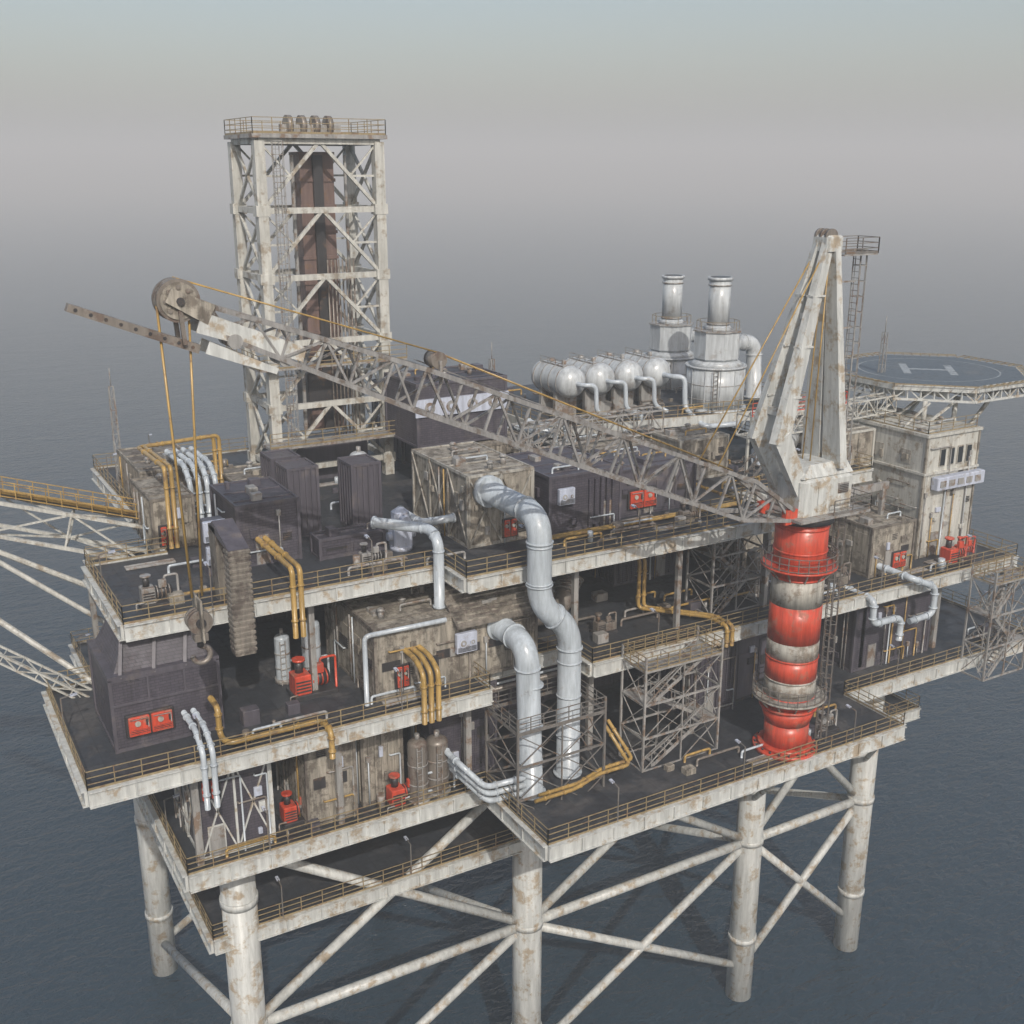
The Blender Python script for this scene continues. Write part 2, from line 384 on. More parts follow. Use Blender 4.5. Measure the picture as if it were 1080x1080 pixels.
def module(name,x0,x1,y0,y1,z0,z1,mat,frame,style='ribs',roof=True,seed=0,parent=None,extra=None,gr=True):
    r=random.Random(seed+int(x0*10)); b=B()
    b.cbox(x0,x1,y0,y1,z0,z1-.1,mat,.05)
    t=.16
    for X in (x0,x1):
        for Y in (y0,y1): b.box(X-t/2-.02,X+t/2+.02,Y-t/2-.02,Y+t/2+.02,z0,z1,frame)
    for z in (z0+.02,z1-.2):
        b.box(x0+.1,x1-.1,y0-.09,y0+.05,z,z+.2,frame); b.box(x0+.1,x1-.1,y1-.05,y1+.09,z,z+.2,frame)
        b.box(x0-.09,x0+.05,y0+.1,y1-.1,z,z+.2,frame); b.box(x1-.05,x1+.09,y0+.1,y1-.1,z,z+.2,frame)
    H=z1-z0
    if style in('ribs','louver'):
        g=.42
        k=int((x1-x0)/g)
        for i in range(1,k):
            x=x0+i*(x1-x0)/k
            for Y,s in ((y0,-1),(y1,1)): b.box(x-.07,x+.07,min(Y,Y+s*.09),max(Y,Y+s*.09),z0+.23,z1-.22,mat)
        k=int((y1-y0)/g)
        for i in range(1,k):
            y=y0+i*(y1-y0)/k
            for X,s in ((x0,-1),(x1,1)): b.box(min(X,X+s*.09),max(X,X+s*.09),y-.07,y+.07,z0+.23,z1-.22,mat)
    if style=='x':
        for (A,C,fx) in ((x0,x1,1),(y0,y1,0)):
            k=max(1,round((C-A)/2.6))
            for i in range(k):
                a=A+i*(C-A)/k;c=A+(i+1)*(C-A)/k
                if fx:
                    for Y in (y0-.1,y1+.1):
                        b.beam((a,Y,z0+.2),(c,Y,z1-.2),.1,frame);b.beam((c,Y,z0+.2),(a,Y,z1-.2),.1,frame);b.beam((a,Y,z0+.1),(a,Y,z1-.1),.14,frame)
                else:
                    for X in (x0-.1,x1+.1):
                        b.beam((X,a,z0+.2),(X,c,z1-.2),.1,frame);b.beam((X,c,z0+.2),(X,a,z1-.2),.1,frame);b.beam((X,a,z0+.1),(X,a,z1-.1),.14,frame)
    if style=='panel':
        k=max(1,round((x1-x0)/1.9))
        for i in range(k):
            a=x0+.2+i*(x1-x0-.3)/k; c=a+(x1-x0-.3)/k-.25
            if c-a<.3: continue
            zt=z0+H*r.uniform(.55,.85)
            b.box(a,c,y0-.06,y0+.02,z0+.35,zt,mat)
            if r.random()<.5: b.box(a+.2,c-.2,y0-.1,y0-.04,z0+H*.4,z0+H*.52,DARK)
        k=max(1,round((y1-y0)/1.9))
        for i in range(k):
            a=y0+.2+i*(y1-y0-.3)/k; c=a+(y1-y0-.3)/k-.25
            b.box(x0-.06,x0+.02,a,c,z0+.35,z0+H*r.uniform(.6,.85),mat)
            if r.random()<.4:
                for q in range(5): b.box(x0-.12,x0-.04,a+.15,c-.15,z0+H*.4+q*.16,z0+H*.4+q*.16+.07,DARK)
    if roof:
        k=max(3,int((x1-x0)*(y1-y0)/5))
        for i in range(k):
            w=r.uniform(.25,.8);l=r.uniform(.3,1.2);hh=r.uniform(.1,.5)
            cx=r.uniform(x0+w,x1-w) if x1-x0>2*w else (x0+x1)/2; cy=r.uniform(y0+l,y1-l) if y1-y0>2*l else (y0+y1)/2
            q=r.random()
            if q<.5: b.cbox(cx-w/2,cx+w/2,cy-l/2,cy+l/2,z1-.1,z1+hh,r.choice((frame,mat,GALV)),.04)
            elif q<.75:
                b.cyl((cx,cy,z1-.1),(cx,cy,z1+hh),.2,GALV,n=12); b.cyl((cx,cy,z1+hh),(cx,cy,z1+hh+.15),.32,GALV,r2=.15,n=12)
            else:
                e=min(x1-.2,cx+2.2); b.pipe([(cx,cy,z1-.1),(cx,cy,z1+.3),(e,cy,z1+.3),(e,cy,z1-.1)],.07,r.choice((PIPE,GALV,YEL)),n=8)
        for i in range(max(1,int((y1-y0)/2.2))):
            y=y0+1+i*2.2
            if y<y1-.2: b.box(x0+.1,x1-.1,y,y+.1,z1-.1,z1-.02,frame)
    if gr: greeble(b,r,x0,x1,y0,y1,z0,z1,mat,frame)
    if extra: extra(b)
    return b.done(name,parent)

def ex(b):
    redunit(b,10.0,62.0,ZM+1.0,2.6,1.15,.4)
    b.hexa([(9.6,62.3,ZM+4.7),(15.2,62.3,ZM+4.7),(15.2,68,ZM+4.7),(9.6,68,ZM+4.7),(10.6,63.4,ZM+6.6),(14.6,63.4,ZM+6.6),(14.6,67.5,ZM+6.6),(10.6,67.5,ZM+6.6)],PURP)
    b.box(9.2,15.6,61.9,68.2,ZM+4.55,ZM+4.8,PURS)
    for x in (9.9,11.8,13.6): b.taper((x,61.95,ZM+4.6),(x+.5,63.2,ZM+6.6),.2,.12,.2,.12,PURS)
    b.box(9.25,15.55,61.88,61.95,ZM+2.9,ZM+3.05,PURS)
    for x in (11.4,13.5): b.box(x-.06,x+.06,61.88,61.95,ZM+3.05,ZM+4.5,PURS)
module('control_block',9.3,15.5,62,68,ZM,ZM+4.6,PURP,PURS,'none',False,extra=ex,gr=False)
def ex(b):
    b.hexa([(30.4,59.7,ZM+4.1),(37.1,59.7,ZM+4.1),(37.1,62.4,ZM+5.9),(30.4,62.4,ZM+5.9),(30.4,59.7,ZM+4.3),(37.1,59.7,ZM+4.3),(37.1,62.4,ZM+6.1),(30.4,62.4,ZM+6.1)],TAND)
    for i in range(7):
        y=59.9+i*.36; z=ZM+4.38+i*.24
        b.box(30.5,37,y,y+.16,z,z+.17,TAN)
    fan(b,31.2,60.2,ZM+3.0,1.5)
    redunit(b,26.3,60.4,ZM+.8,.9,1.4,.25)
    b.box(28.2,29.3,60.22,60.32,ZM+.2,ZM+2.4,DARK)
module('compressor_house',25,36.8,60.5,69,ZM,ZM+5.0,TAN,TAND,'panel',True,3,extra=ex)
def ex(b):
    redunit(b,36.6,64.7,ZU+.5,1.1,1.2,.25)
    b.cyl((35.4,64.2,51),(35.4,64.9,51),1.1,PIPE,n=20)
module('generator_house',34,39,64.8,73.5,ZU,ZU+5.2,TAN,CONC,'x',True,5,extra=ex)
module('equipment_house',19.2,23.3,68.7,74.5,ZU,ZU+4.3,PURP,PURS,'none',True,8)
for (x,y,hh) in ((24.2,73,5.1),(28.6,72.2,5.0),(25.0,79,4.4)):
    module('ventilation_unit',x,x+2.1,y,y+2.4,ZU,ZU+hh,PURS,PURS,'ribs',False,gr=False)
module('electrical_cabinet',24.3,28.9,67.6,69.2,ZU,ZU+1.5,PURP,PURS,'panel',True,2)
def ex(b):
    fan(b,41.2,63.9,ZU+3.0,1.3)
    for i in range(5):
        b.box(43.2+i*.5,43.45+i*.5,63.78,64,ZU+.3,ZU+3.9,PURP)
module('machinery_house',40,46,64,71,ZU,ZU+4.5,PURP,PURS,'none',True,6,extra=ex)
def ex(b): redunit(b,47.7,65.4,ZU+.7,2.5,1.3,.4)
module('switchgear_house',46.6,54,65.4,71,ZU,ZU+3.7,PURS,PURP,'panel',True,9,extra=ex)
module('shipping_container',15.2,18.0,75,81,ZU,ZU+3.7,TAN,TAND,'ribs',True,1,extra=lambda b:redunit(b,15.6,75,ZU+.4,1.0,1.3,.25))
module('shipping_container',49,55.5,72.5,77,ZU,ZU+3.4,TAN,TAND,'panel',True,12)
module('shipping_container',57,62,71,75,ZU,ZU+3.6,TAN,CONC,'panel',True,14)
module('shipping_container',69.3,74.3,61,67,ZM,ZM+4.4,TAN,TAND,'panel',True,15,extra=lambda b:redunit(b,71.8,61,ZM+.5,1.6,1.3,.3))
module('shipping_container',40,47,78,84,ZU,ZU+3.6,TAN,TAND,'ribs',True,16)
module('storage_house',67,76,59.8,66,ZL,ZM-.45,PURP,PURS,'none',False,17)
module('shipping_container',20,23.2,60.3,66,ZL,ZM-.9,TAN,TAND,'panel',False,18)
module('shipping_container',24,26.8,61,66,ZL,ZM-1.0,TAN,TAND,'ribs',False,19)
module('equipment_house',13.2,17.6,60.2,66,ZL,ZM-1.2,PURP,FASC,'x',False,20,extra=lambda b:redunit(b,13.4,60.1,ZL+4.2,1.1,1.2,.25))
module('equipment_house',55,61.5,60.5,66,ZL,ZM-.8,PURS,DARK,'panel',False,21)
module('storage_house',50,54.3,59.8,66,ZL,ZM-.6,PURP,PURS,'ribs',False,22)
module('equipment_house',29,34,61.2,66,ZL,ZM-.9,PURP,PURS,'panel',False,23)
module('storage_house',41,45,68,75,ZM,ZM+3.6,PURS,PURS,'panel',True,24)
module('storage_house',50,56,70,75,ZM,ZM+4,PURP,PURS,'ribs',True,25)
module('workshop_house',60,67,66,70,ZM,ZM+5,TAN,TAND,'panel',True,26)
def ex(b):
    b.box(36.8,45.2,78.8,79.0,53.2,54.6,FANW)
    for i in range(4): b.cyl((38+i*1.9,78.7,53.9),(38+i*1.9,78.85,53.9),.45,GALV,n=14); b.cyl((38+i*1.9,78.6,53.9),(38+i*1.9,78.72,53.9),.2,FANW,n=12)
module('driller_cabin',37,45,79,85,50.7,55.9,PURP,PURS,'none',True,30,extra=ex,gr=False)
module('pump_house',16.5,21,84,92,ZU,ZU+3.4,TAND,TAN,'ribs',True,31)
module('mud_pump_house',40,47,86,95,ZU,ZU+6.5,PURP,PURS,'panel',True,32)
module('mud_pump_house',22.5,26.5,80,85,ZU,ZU+2.6,TAND,TAN,'panel',True,33)

# ------------------------------------------------------------ accommodation block
def ex(b):
    for i in range(4): b.box(78.15+i*1.1,78.8+i*1.1,62.28,62.42,ZM+8.1,ZM+9.7,CONC); b.box(78.2+i*1.1,78.75+i*1.1,62.24,62.3,ZM+8.2,ZM+9.6,GLASS)
    for i in range(3): b.box(76.42,76.6,64+i*3,65.0+i*3,ZM+8.2,ZM+9.4,CONC)
    b.cbox(77.4,83.4,61.6,62.35,ZM+6.2,ZM+7.3,FANW,.06)
    for i in range(5): b.box(77.7+i*1.1,78.4+i*1.1,61.54,61.62,ZM+6.45,ZM+7.0,GALV)
    b.box(76.3,83.2,62.2,74.2,ZM+7.5,ZM+7.7,WHITE); b.box(76.3,83.2,62.2,74.2,ZM+10.8,ZM+11.05,WHITE)
    b.rail([(76.7,62.6),(82.8,62.6)],ZM+11,RAIL); b.rail([(76.7,62.6),(76.7,73.8)],ZM+11,RAIL)
module('accommodation_block',76.5,83,62.4,74,ZM,ZM+11,WHITE,TAN,'none',True,40,extra=ex)
module('accommodation_annex',70.5,76.2,68,76,ZU-.3,ZM+10.6,TAN,WHITE,'panel',True,41)

# ------------------------------------------------------------ helideck
he=empty('helideck'); b=B(); c=(87,71.9); R=8.9; z=53.8
oc=[(c[0]+R*math.cos(math.pi/8+i*math.pi/4),c[1]+R*math.sin(math.pi/8+i*math.pi/4)) for i in range(8)]
b.prism(oc,z-.35,z,HELI,WHITE)
for i in range(8):
    p=V((*oc[i],z));q=V((*oc[(i+1)%8],z))
    b.beam(p+V((0,0,-.3)),q+V((0,0,-.3)),.3,FASC,.56); b.beam(p+V((0,0,-1.4)),q+V((0,0,-1.4)),.2,FASC)
    k=6
    for a in range(k):
        s0=p.lerp(q,a/k);s1=p.lerp(q,(a+1)/k)
        b.beam(s0+V((0,0,-.3)),s0+V((0,0,-1.4)),.12,FASC)
        b.beam(s0+V((0,0,-.4 if a%2 else -1.4)),s1+V((0,0,-1.4 if a%2 else -.4)),.1,FASC)
    o=V((p.x+q.x-2*c[0],p.y+q.y-2*c[1],0)).normalized()
    b.beam(p+o*1.0+V((0,0,.1)),q+o*1.0+V((0,0,.1)),.07,RAIL)
    for a in range(9):
        s0=p.lerp(q,a/8); b.beam(s0,s0+o*1.0+V((0,0,.1)),.06,RAIL)
    b.beam(p+o*.5+V((0,0,.06)),q+o*.5+V((0,0,.06)),.05,RAIL)
for k in range(-3,4):
    l=math.sqrt(max(0,(R-.8)**2-(k*2.4)**2))
    b.beam((c[0]+k*2.4,c[1]-l,z-.8),(c[0]+k*2.4,c[1]+l,z-.8),.2,FASC,.85)
b.done('landing_platform',he)
b=B()
n=48
for i in range(n):
    t0=2*math.pi*i/n;t1=2*math.pi*(i+1)/n
    for r0,r1 in ((6.3,6.45),):
        k=len(b.v); b.v+=[(c[0]+r0*math.cos(t0),c[1]+r0*math.sin(t0),z+.006),(c[0]+r1*math.cos(t0),c[1]+r1*math.sin(t0),z+.006),(c[0]+r1*math.cos(t1),c[1]+r1*math.sin(t1),z+.006),(c[0]+r0*math.cos(t1),c[1]+r0*math.sin(t1),z+.006)]
        b.face([k,k+1,k+2,k+3],MARK)
ca,sa=math.cos(-.75),math.sin(-.75)
def hq(x0,x1,y0,y1):
    k=len(b.v)
    for x,y in ((x0,y0),(x1,y0),(x1,y1),(x0,y1)): b.v.append((c[0]+x*ca-y*sa,c[1]+x*sa+y*ca,z+.006))
    b.face([k,k+1,k+2,k+3],MARK)
hq(-2.4,-1.7,-2.8,2.8);hq(1.7,2.4,-2.8,2.8);hq(-1.7,1.7,-.35,.35)
b.done('helideck_marking',he)
b=B()
for x,y in ((80,66),(80,72),(84.0,66),(84.0,79)):
    zb=ZM+11 if x<83 and y<74 else ZM
    b.cyl((x,y,zb),(x,y,z-1.3),.22,WHITE,n=10)
for y in (65.5,69,73): b.beam((80,y,ZM+11.1),(84,y,z-1.3),.18,WHITE); b.beam((80,y,z-1.4),(77,y,ZM+11.1),.16,WHITE)
b.cyl((83.6,67,ZM+6),(91,67,z-1.4),.2,WHITE,n=10);b.cyl((83.6,74,ZM+6),(91,74,z-1.4),.2,WHITE,n=10); b.cyl((84,79,ZM),(91,78,z-1.4),.2,WHITE,n=10)
b.truss((73,69,51.8),(79,69,52.0),1.4,1.4,1.4,1.4,5,WHITE,.12)
b.done('support_frame',he)

# ------------------------------------------------------------ raised deck with tanks and stacks
td=empty('tank_deck'); b=B(); ZT=51.0
b.prism([(49,78.6),(71.5,74.8),(75,74.8),(75,97),(49,97)],ZT-.3,ZT,DECK,DARK)
b.beam((49,78.5,ZT-.3),(71.5,74.7,ZT-.3),.2,FASC,.8); b.beam((48.9,78.5,ZT-.3),(48.9,97,ZT-.3),.2,FASC,.8); b.beam((71.5,74.7,ZT-.3),(75,74.7,ZT-.3),.2,FASC,.8)
b.rail([(49,78.6),(71.5,74.8),(75,74.8),(75,96)],ZT); b.rail([(49,78.6),(49,97)],ZT)
for x in (50,56,62,68,73):
    for y in (80,88,96): b.box(x-.2,x+.2,y-.2,y+.2,ZU,ZT-.3,GALV)
b.done('deck_plate',td)
for i in range(4):
    x=52.9+i*3.1; y0=81.5; L_=4.0; zt=54.2; r=1.42; b=B()
    b.cyl((x,y0,zt),(x,y0+L_,zt),r,STAIN,n=32,cap=False)
    b.sphere((x,y0,zt),r,STAIN,.85,32,16,'y'); b.sphere((x,y0+L_,zt),r,STAIN,.85,32,16,'y')
    for k in range(4): b.cyl((x,y0+.1+k*1.25,zt),(x,y0+.18+k*1.25,zt),r+.04,GALV,n=32)
    for y in (y0+.8,y0+L_-.8): b.box(x-1.1,x+1.1,y-.2,y+.2,ZT,zt-.7,GALV)
    b.cyl((x,y0+1,zt+1.2),(x,y0+1,zt+1.8),.2,GALV,n=10); b.cyl((x,y0+3,zt+1.2),(x,y0+3,zt+1.7),.26,GALV,n=10)
    b.rail([(x-.6,y0+.2),(x-.6,y0+L_)],zt+1.25,GALV,h=.6,mid=1)
    if i<3: b.pipe([(x,y0-1.0,zt),(x+.0,y0-2.0,zt),(x+1.1,y0-2.4,zt),(x+1.1,y0-2.6,zt-2.4),(x+2.4,y0-2.8,zt-2.6-.2*i)],.2,PIPE,bend=.6)
    else: b.pipe([(x,y0-1.0,zt),(x,y0-2.4,zt),(x+.8,y0-3.2,zt),(x+.8,y0-3.4,zt-2.8),(x+1,y0-6,zt-4.0),(x+4.5,y0-6.5,zt-4.0)],.24,PIPE,bend=.7)
    b.done('horizontal_tank')
for (x,y,dz) in ((67.1,79,-.5),(70.0,89.5,-1.3)):
    b=B(); z=ZT+dz
    b.cyl((x,y,z),(x,y,z+.7),2.9,STAIN,n=36); b.cyl((x,y,z+.7),(x,y,z+4.3),2.65,STAIN,n=40)
    for zz in (1.5,2.8): b.cyl((x,y,z+zz),(x,y,z+zz+.06),2.68,GALV,n=40)
    for k in range(12):
        t=2*math.pi*k/12; b.beam((x+2.66*math.cos(t),y+2.66*math.sin(t),z+.7),(x+2.66*math.cos(t),y+2.66*math.sin(t),z+4.3),.08,STAIN)
    b.cyl((x,y,z+4.3),(x,y,z+4.45),2.8,STAIN,n=40); b.cyl((x,y,z+4.45),(x,y,z+4.9),2.5,STAIN,r2=1.95,n=32)
    b.cyl((x,y,z+4.9),(x,y,z+5.1),1.9,STAIN,r2=2.15,n=8); b.cyl((x,y,z+5.1),(x,y,z+7.5),2.15,STAIN,n=8)
    b.cyl((x,y,z+7.5),(x,y,z+7.62),2.3,GALV,n=8); b.cyl((x,y,z+7.62),(x,y,z+8.0),1.3,STAIN,r2=1.05,n=24)
    b.cyl((x,y,z+8.0),(x,y,z+12.0),.98,STAIN,n=28)
    for zz in (8.1,11.5): b.cyl((x,y,z+zz),(x,y,z+zz+.12),1.06,GALV,n=24)
    b.cyl((x,y,z+12.0),(x,y,z+12.25),1.12,STAIN,n=28); b.cyl((x,y,z+12.25),(x,y,z+12.27),.9,DARK,n=24)
    k=10
    for i in range(k):
        t0=2*math.pi*i/k;t1=2*math.pi*(i+1)/k
        p=V((x+1.9*math.cos(t0),y+1.9*math.sin(t0),z+7.6));q=V((x+1.9*math.cos(t1),y+1.9*math.sin(t1),z+7.6))
        b.beam(p,p+V((0,0,.8)),.04,RAIL);b.beam(p+V((0,0,.8)),q+V((0,0,.8)),.04,RAIL)
    b.ladder((x-1.8,y-2.2,z),(x-1.8,y-2.2,z+4.4),RAILD,hoops=False)
    b.pipe([(x+1.9,y,z+6.2),(x+4.4,y,z+6.2),(x+4.4,y-.4,z+1.0)],.72,STAIN,bend=1.5,n=18,fl=1)
    b.done('exhaust_stack')
b=B(); b.cyl((69,72.3,ZU),(69,72.3,ZU+1),1.2,GALV,n=24); b.sphere((69,72.3,ZU+2.3),1.8,STAIN,1,28,14); b.cyl((69,72.3,ZU+4),(69,72.3,ZU+4.4),.4,GALV,n=12); b.pipe([(67.3,72.3,ZU+2.5),(66.2,72.3,ZU+2.5),(66.2,71.5,ZU+.2)],.25,PIPE,fl=1); b.done('spherical_tank')

# ------------------------------------------------------------ derrick
de=empty('drilling_derrick'); b=B(); x0,x1,y0,y1=27.7,37.4,86,92; z0,z1=ZU,74.0
n=5
pts=[(x0,y0),(x1,y0),(x1,y1),(x0,y1)]
for p in pts: b.box(p[0]-.4,p[0]+.4,p[1]-.4,p[1]+.4,z0,z1,WHITE)
for i in range(n):
    a=z0+1.5+(z1-z0-1.5)*i/n; c=z0+1.5+(z1-z0-1.5)*(i+1)/n
    for k in range(4):
        p=pts[k];q=pts[(k+1)%4]; L_=math.hypot(q[0]-p[0],q[1]-p[1])
        b.beam((*p,a),(*q,a),.34,WHITE,.45)
        if L_>8:
            mx_=((p[0]+q[0])/2,(p[1]+q[1])/2)
            b.beam((*p,a),(*mx_,c),.26,WHITE); b.beam((*q,a),(*mx_,c),.26,WHITE)
            b.beam((*p,(a+c)/2),((p[0]+mx_[0])/2,p[1],(a+c)/2),.16,WHITE); b.beam((*q,(a+c)/2),((q[0]+mx_[0])/2,q[1],(a+c)/2),.16,WHITE)
            b.beam((*p,c),((p[0]+mx_[0])/2,p[1],(a+c)/2),.14,WHITE); b.beam((*q,c),((q[0]+mx_[0])/2,q[1],(a+c)/2),.14,WHITE)
        else:
            b.beam((*p,a),(*q,c),.22,WHITE); b.beam((*q,a),(*p,c),.22,WHITE)
        b.box(p[0]-.55,p[0]+.55,p[1]-.44,p[1]+.44,a-.4,a+.4,WHITE)
for k in range(4):
    p=pts[k];q=pts[(k+1)%4]; b.beam((*p,z1),(*q,z1),.45,WHITE)
b.done('lattice_frame',de)
b=B()
b.box(x0-.6,x1+.6,y0-.6,y1+.6,z1+.2,z1+.5,GALV); b.rail([(x0-.5,y0-.5),(x1+.5,y0-.5),(x1+.5,y1+.5),(x0-.5,y1+.5),(x0-.5,y0-.5)],z1+.5)
for k in range(4): b.cyl((31+k*1.1,89,z1+1.2),(31.4+k*1.1,89,z1+1.2),.8,STEEL,n=18)
b.box(30.5,35.5,88.8,89.2,z1+.5,z1+1.3,GALV)
b.done('crown_block',de)
b=B()
z=ZU+10
b.prism([(x0-1.4,y0-1.4),(x1+1.4,y0-1.4),(x1+1.4,y0-.5),(x0-1.4,y0-.5)],z-.15,z,GALV); b.rail([(x0-1.4,y0-1.4),(x1+1.4,y0-1.4)],z)
b.prism([(x0-1.4,y0-.5),(x0-.5,y0-.5),(x0-.5,y1+1.4),(x0-1.4,y1+1.4)],ZU+9.8,ZU+9.95,GALV); b.rail([(x0-1.4,y0-1.4),(x0-1.4,y1+1.4)],ZU+9.95)
b.prism([(x0-1.3,y0-2.6),(x1+.5,y0-2.6),(x1+.5,y0-.5),(x0-1.3,y0-.5)],ZU+3.8,ZU+4,GALV); b.rail([(x0-1.3,y0-2.6),(x1+.5,y0-2.6)],ZU+4)
b.ladder((x0+1.2,y0-.55,ZU+4),(x0+1.2,y0-.55,z1),GALV,side=(1,0,0),hoops=True,out=(0,-1,0))
b.done('access_platforms',de)
b=B()
b.box(31.6,34.4,88,90,ZU+4,z1-1,GRAT)
for k in range(12): b.box(31.5,34.5,87.9,90.1,ZU+4+k*2,ZU+4.25+k*2,GRAT)
b.box(32.6,33.4,87.7,88,ZU+4,z1-1,DARK)
b.cyl((30.8,87.5,ZU),(30.8,87.5,z1-1),.16,GALV,n=8); b.cyl((35.2,87.5,ZU),(35.2,87.5,z1-1),.12,GALV,n=8)
for k in range(8): b.cyl((33.2+k*.32,87.1,ZU+1),(33.2+k*.32,87.1,ZU+18),.07,STEEL,n=6)
b.cbox(31.2,35.0,87.6,90.4,ZU+6,ZU+9,DARK,.1)
b.box(29,36,87,91,ZU,ZU+3,PURS)
b.done('travelling_block_and_guide',de)

# ------------------------------------------------------------ pedestal crane
cr=empty('pedestal_crane'); cx,cy=53.5,53.2
b=B()
def ring(z,r,h,m): b.cyl((cx,cy,z),(cx,cy,z+h),r,m,n=40)
ring(ZL,2.3,.3,RED); ring(ZL+.3,1.95,.25,RED)
for i in range(20):
    t=2*math.pi*i/20; b.cyl((cx+2.13*math.cos(t),cy+2.13*math.sin(t),ZL+.3),(cx+2.13*math.cos(t),cy+2.13*math.sin(t),ZL+.45),.08,DARK,n=6)
b.cyl((cx,cy,ZL+.55),(cx,cy,ZL+2.2),1.58,RED,n=40); b.cyl((cx,cy,ZL+2.2),(cx,cy,ZL+3.4),1.58,RED,r2=1.95,n=40)
ring(ZL+3.4,2.05,.2,RED)
segs=[(ZL+3.6,RED),(36.4,CONC),(37.7,RED),(39.3,CONC),(40.6,RED),(43.3,CONC),(45.3,RED),(49.7,None)]
for (a,mt),(c_,_) in zip(segs[:-1],segs[1:]):
    b.cyl((cx,cy,a),(cx,cy,c_),1.8,mt,n=48)
for z,mt in ((37.7,CONC),(39.3,RED),(45.3,RED),(47.2,RED),(48.9,RED)): ring(z-.06,1.86,.12,mt)
ring(49.3,2.1,.5,DARK)
b.done('pedestal',cr)
b=B()
for z in (36.2,46.0):
    b.cyl((cx,cy,z),(cx,cy,z+.12),2.6,CONC if z<40 else RED,n=32)
    for i in range(24):
        t0=2*math.pi*i/24;t1=2*math.pi*(i+1)/24
        p=V((cx+2.55*math.cos(t0),cy+2.55*math.sin(t0),z+.12));q=V((cx+2.55*math.cos(t1),cy+2.55*math.sin(t1),z+.12))
        b.beam(p,p+V((0,0,1)),.05,RAILD)
        for hh in (.1,.55,1): b.beam(p+V((0,0,hh)),q+V((0,0,hh)),.05,RAILD)
    for i in range(12):
        t=2*math.pi*i/12; b.beam((cx+1.8*math.cos(t),cy+1.8*math.sin(t),z-.8),(cx+2.5*math.cos(t),cy+2.5*math.sin(t),z),.08,CONC)
b.ladder((cx+2.6,cy-.6,ZL),(cx+2.6,cy-.6,49.5),RAILD,side=(0,1,0),hoops=True,out=(1,0,0))
b.done('walkways_and_ladder',cr)
b=B()
b.cbox(51.6,56.3,51.5,55.0,50.0,52.6,FASC,.25)
b.hexa([(51.7,51.6,52.6),(56.2,51.6,52.6),(56.2,54.9,52.6),(51.7,54.9,52.6),(52.6,52.0,53.4),(55.9,52.0,53.4),(55.9,54.6,53.4),(52.6,54.6,53.4)],FASC)
b.box(51.1,57.4,50.9,55.6,49.8,49.98,GALV)
b.rail([(57.4,50.9),(54,50.9)],50.0,RAILD,h=1.0); b.rail([(57.4,50.9),(57.4,55.6)],50.0,RAILD,h=1.0)
b.box(53.0,53.8,51.44,51.5,50.3,52.0,FASC); b.box(54.8,55.7,51.42,51.5,51.3,52.0,GALV)
for k in range(5): b.box(54.85,55.65,51.38,51.43,51.36+k*.12,51.41+k*.12,DARK)
b.done('machinery_house',cr)
b=B()
ap=V((53.7,53.2,67.6))
for y in (52.2,54.2):
    yy=53.2+(y-53.2)*.35
    b.taper((53.5,yy,67.6),(49.9,y,55.0),.45,.7,.6,1.35,FASC)
    b.taper((49.95,y,55.5),(52.4,y,51.0),.6,1.35,.6,1.0,FASC)
    b.taper((54.0,yy,67.6),(55.0,y,53.0),.45,.7,.6,1.7,FASC)
    for f in (.25,.5,.75):
        p=V((53.5,yy,67.6)).lerp(V((49.9,y,55.0)),f); b.beam(p-V((.5+.2*f,0,.15)),p+V((.5+.2*f,0,-.15)),.62,FASC,.12)
b.beam((50.4,52.2,57),(50.4,54.2,57),.3,FASC,.5); b.beam((52.3,52.5,63),(52.3,53.9,63),.25,FASC,.4)
b.beam((54.9,52.2,57),(54.9,54.2,57),.3,FASC,.5); b.beam((54.4,52.5,63),(54.4,53.9,63),.25,FASC,.4)
b.cbox(53.1,54.5,52.5,53.9,67.0,68.0,FASC,.12)
for y in (52.75,53.2,53.65): b.cyl((53.6,y-.1,67.9),(53.6,y+.1,67.9),.5,STEEL,n=20)
b.ladder((56.5,53.2,53),(56.5,53.2,67),GALV,side=(0,1,0),hoops=True,out=(1,0,0),w=.6)
for z in (56,59,62,65): b.beam((54.8,53.2,z),(56.5,53.2,z),.1,GALV)
b.box(54.4,57.4,52.3,54.1,66.7,66.8,GALV); b.rail([(54.5,52.3),(57.4,52.3),(57.4,54.1),(54.5,54.1)],66.8,RAILD,h=1)
b.done('a_frame',cr)
b=B()
F0=V((51.2,53.2,50.2)); T0=V((14.2,53.2,65.3)); D=T0-F0
p1=F0+D*.10; p2=F0+D*.72
b.truss(F0,p1,2.6,.7,2.4,2.6,2,BOOM,.26,td=.14)
b.truss(p1,p2,2.4,2.6,2.2,2.2,11,BOOM,.26,td=.13)
b.truss(p2,T0,2.2,2.2,1.2,1.1,6,BOOM,.24,td=.12)
b.box(50.6,51.9,51.8,52.2,49.6,50.6,RED); b.box(50.6,51.9,54.2,54.6,49.6,50.6,RED)
b.beam(F0+D*.05+V((0,.9,1.4)),F0+D*.7+V((0,.9,1.5)),.45,BOOM,.06)
b.done('lattice_boom',cr)
b=B()
for y in (52.5,53.9):
    b.taper((18.6,y,63.3),(13.6,y,65.2),.12,.7,.12,1.0,FASC)
    b.taper((14.2,y,65.5),(12.3,y,66.5),.14,1.0,.14,.7,TAN)
    b.taper((17.2,y+.02,62.6),(13.9,y+.02,64.0),.1,.3,.1,.6,FASC)
for y in (52.85,53.2,53.55):
    b.cyl((12.8,y-.14,66.2),(12.8,y+.14,66.2),1.0,STEEL,n=32); b.cyl((12.8,y-.17,66.2),(12.8,y+.17,66.2),.45,GALV,n=20)
b.cyl((12.8,52.3,66.2),(12.8,54.1,66.2),.18,DARK,n=12)
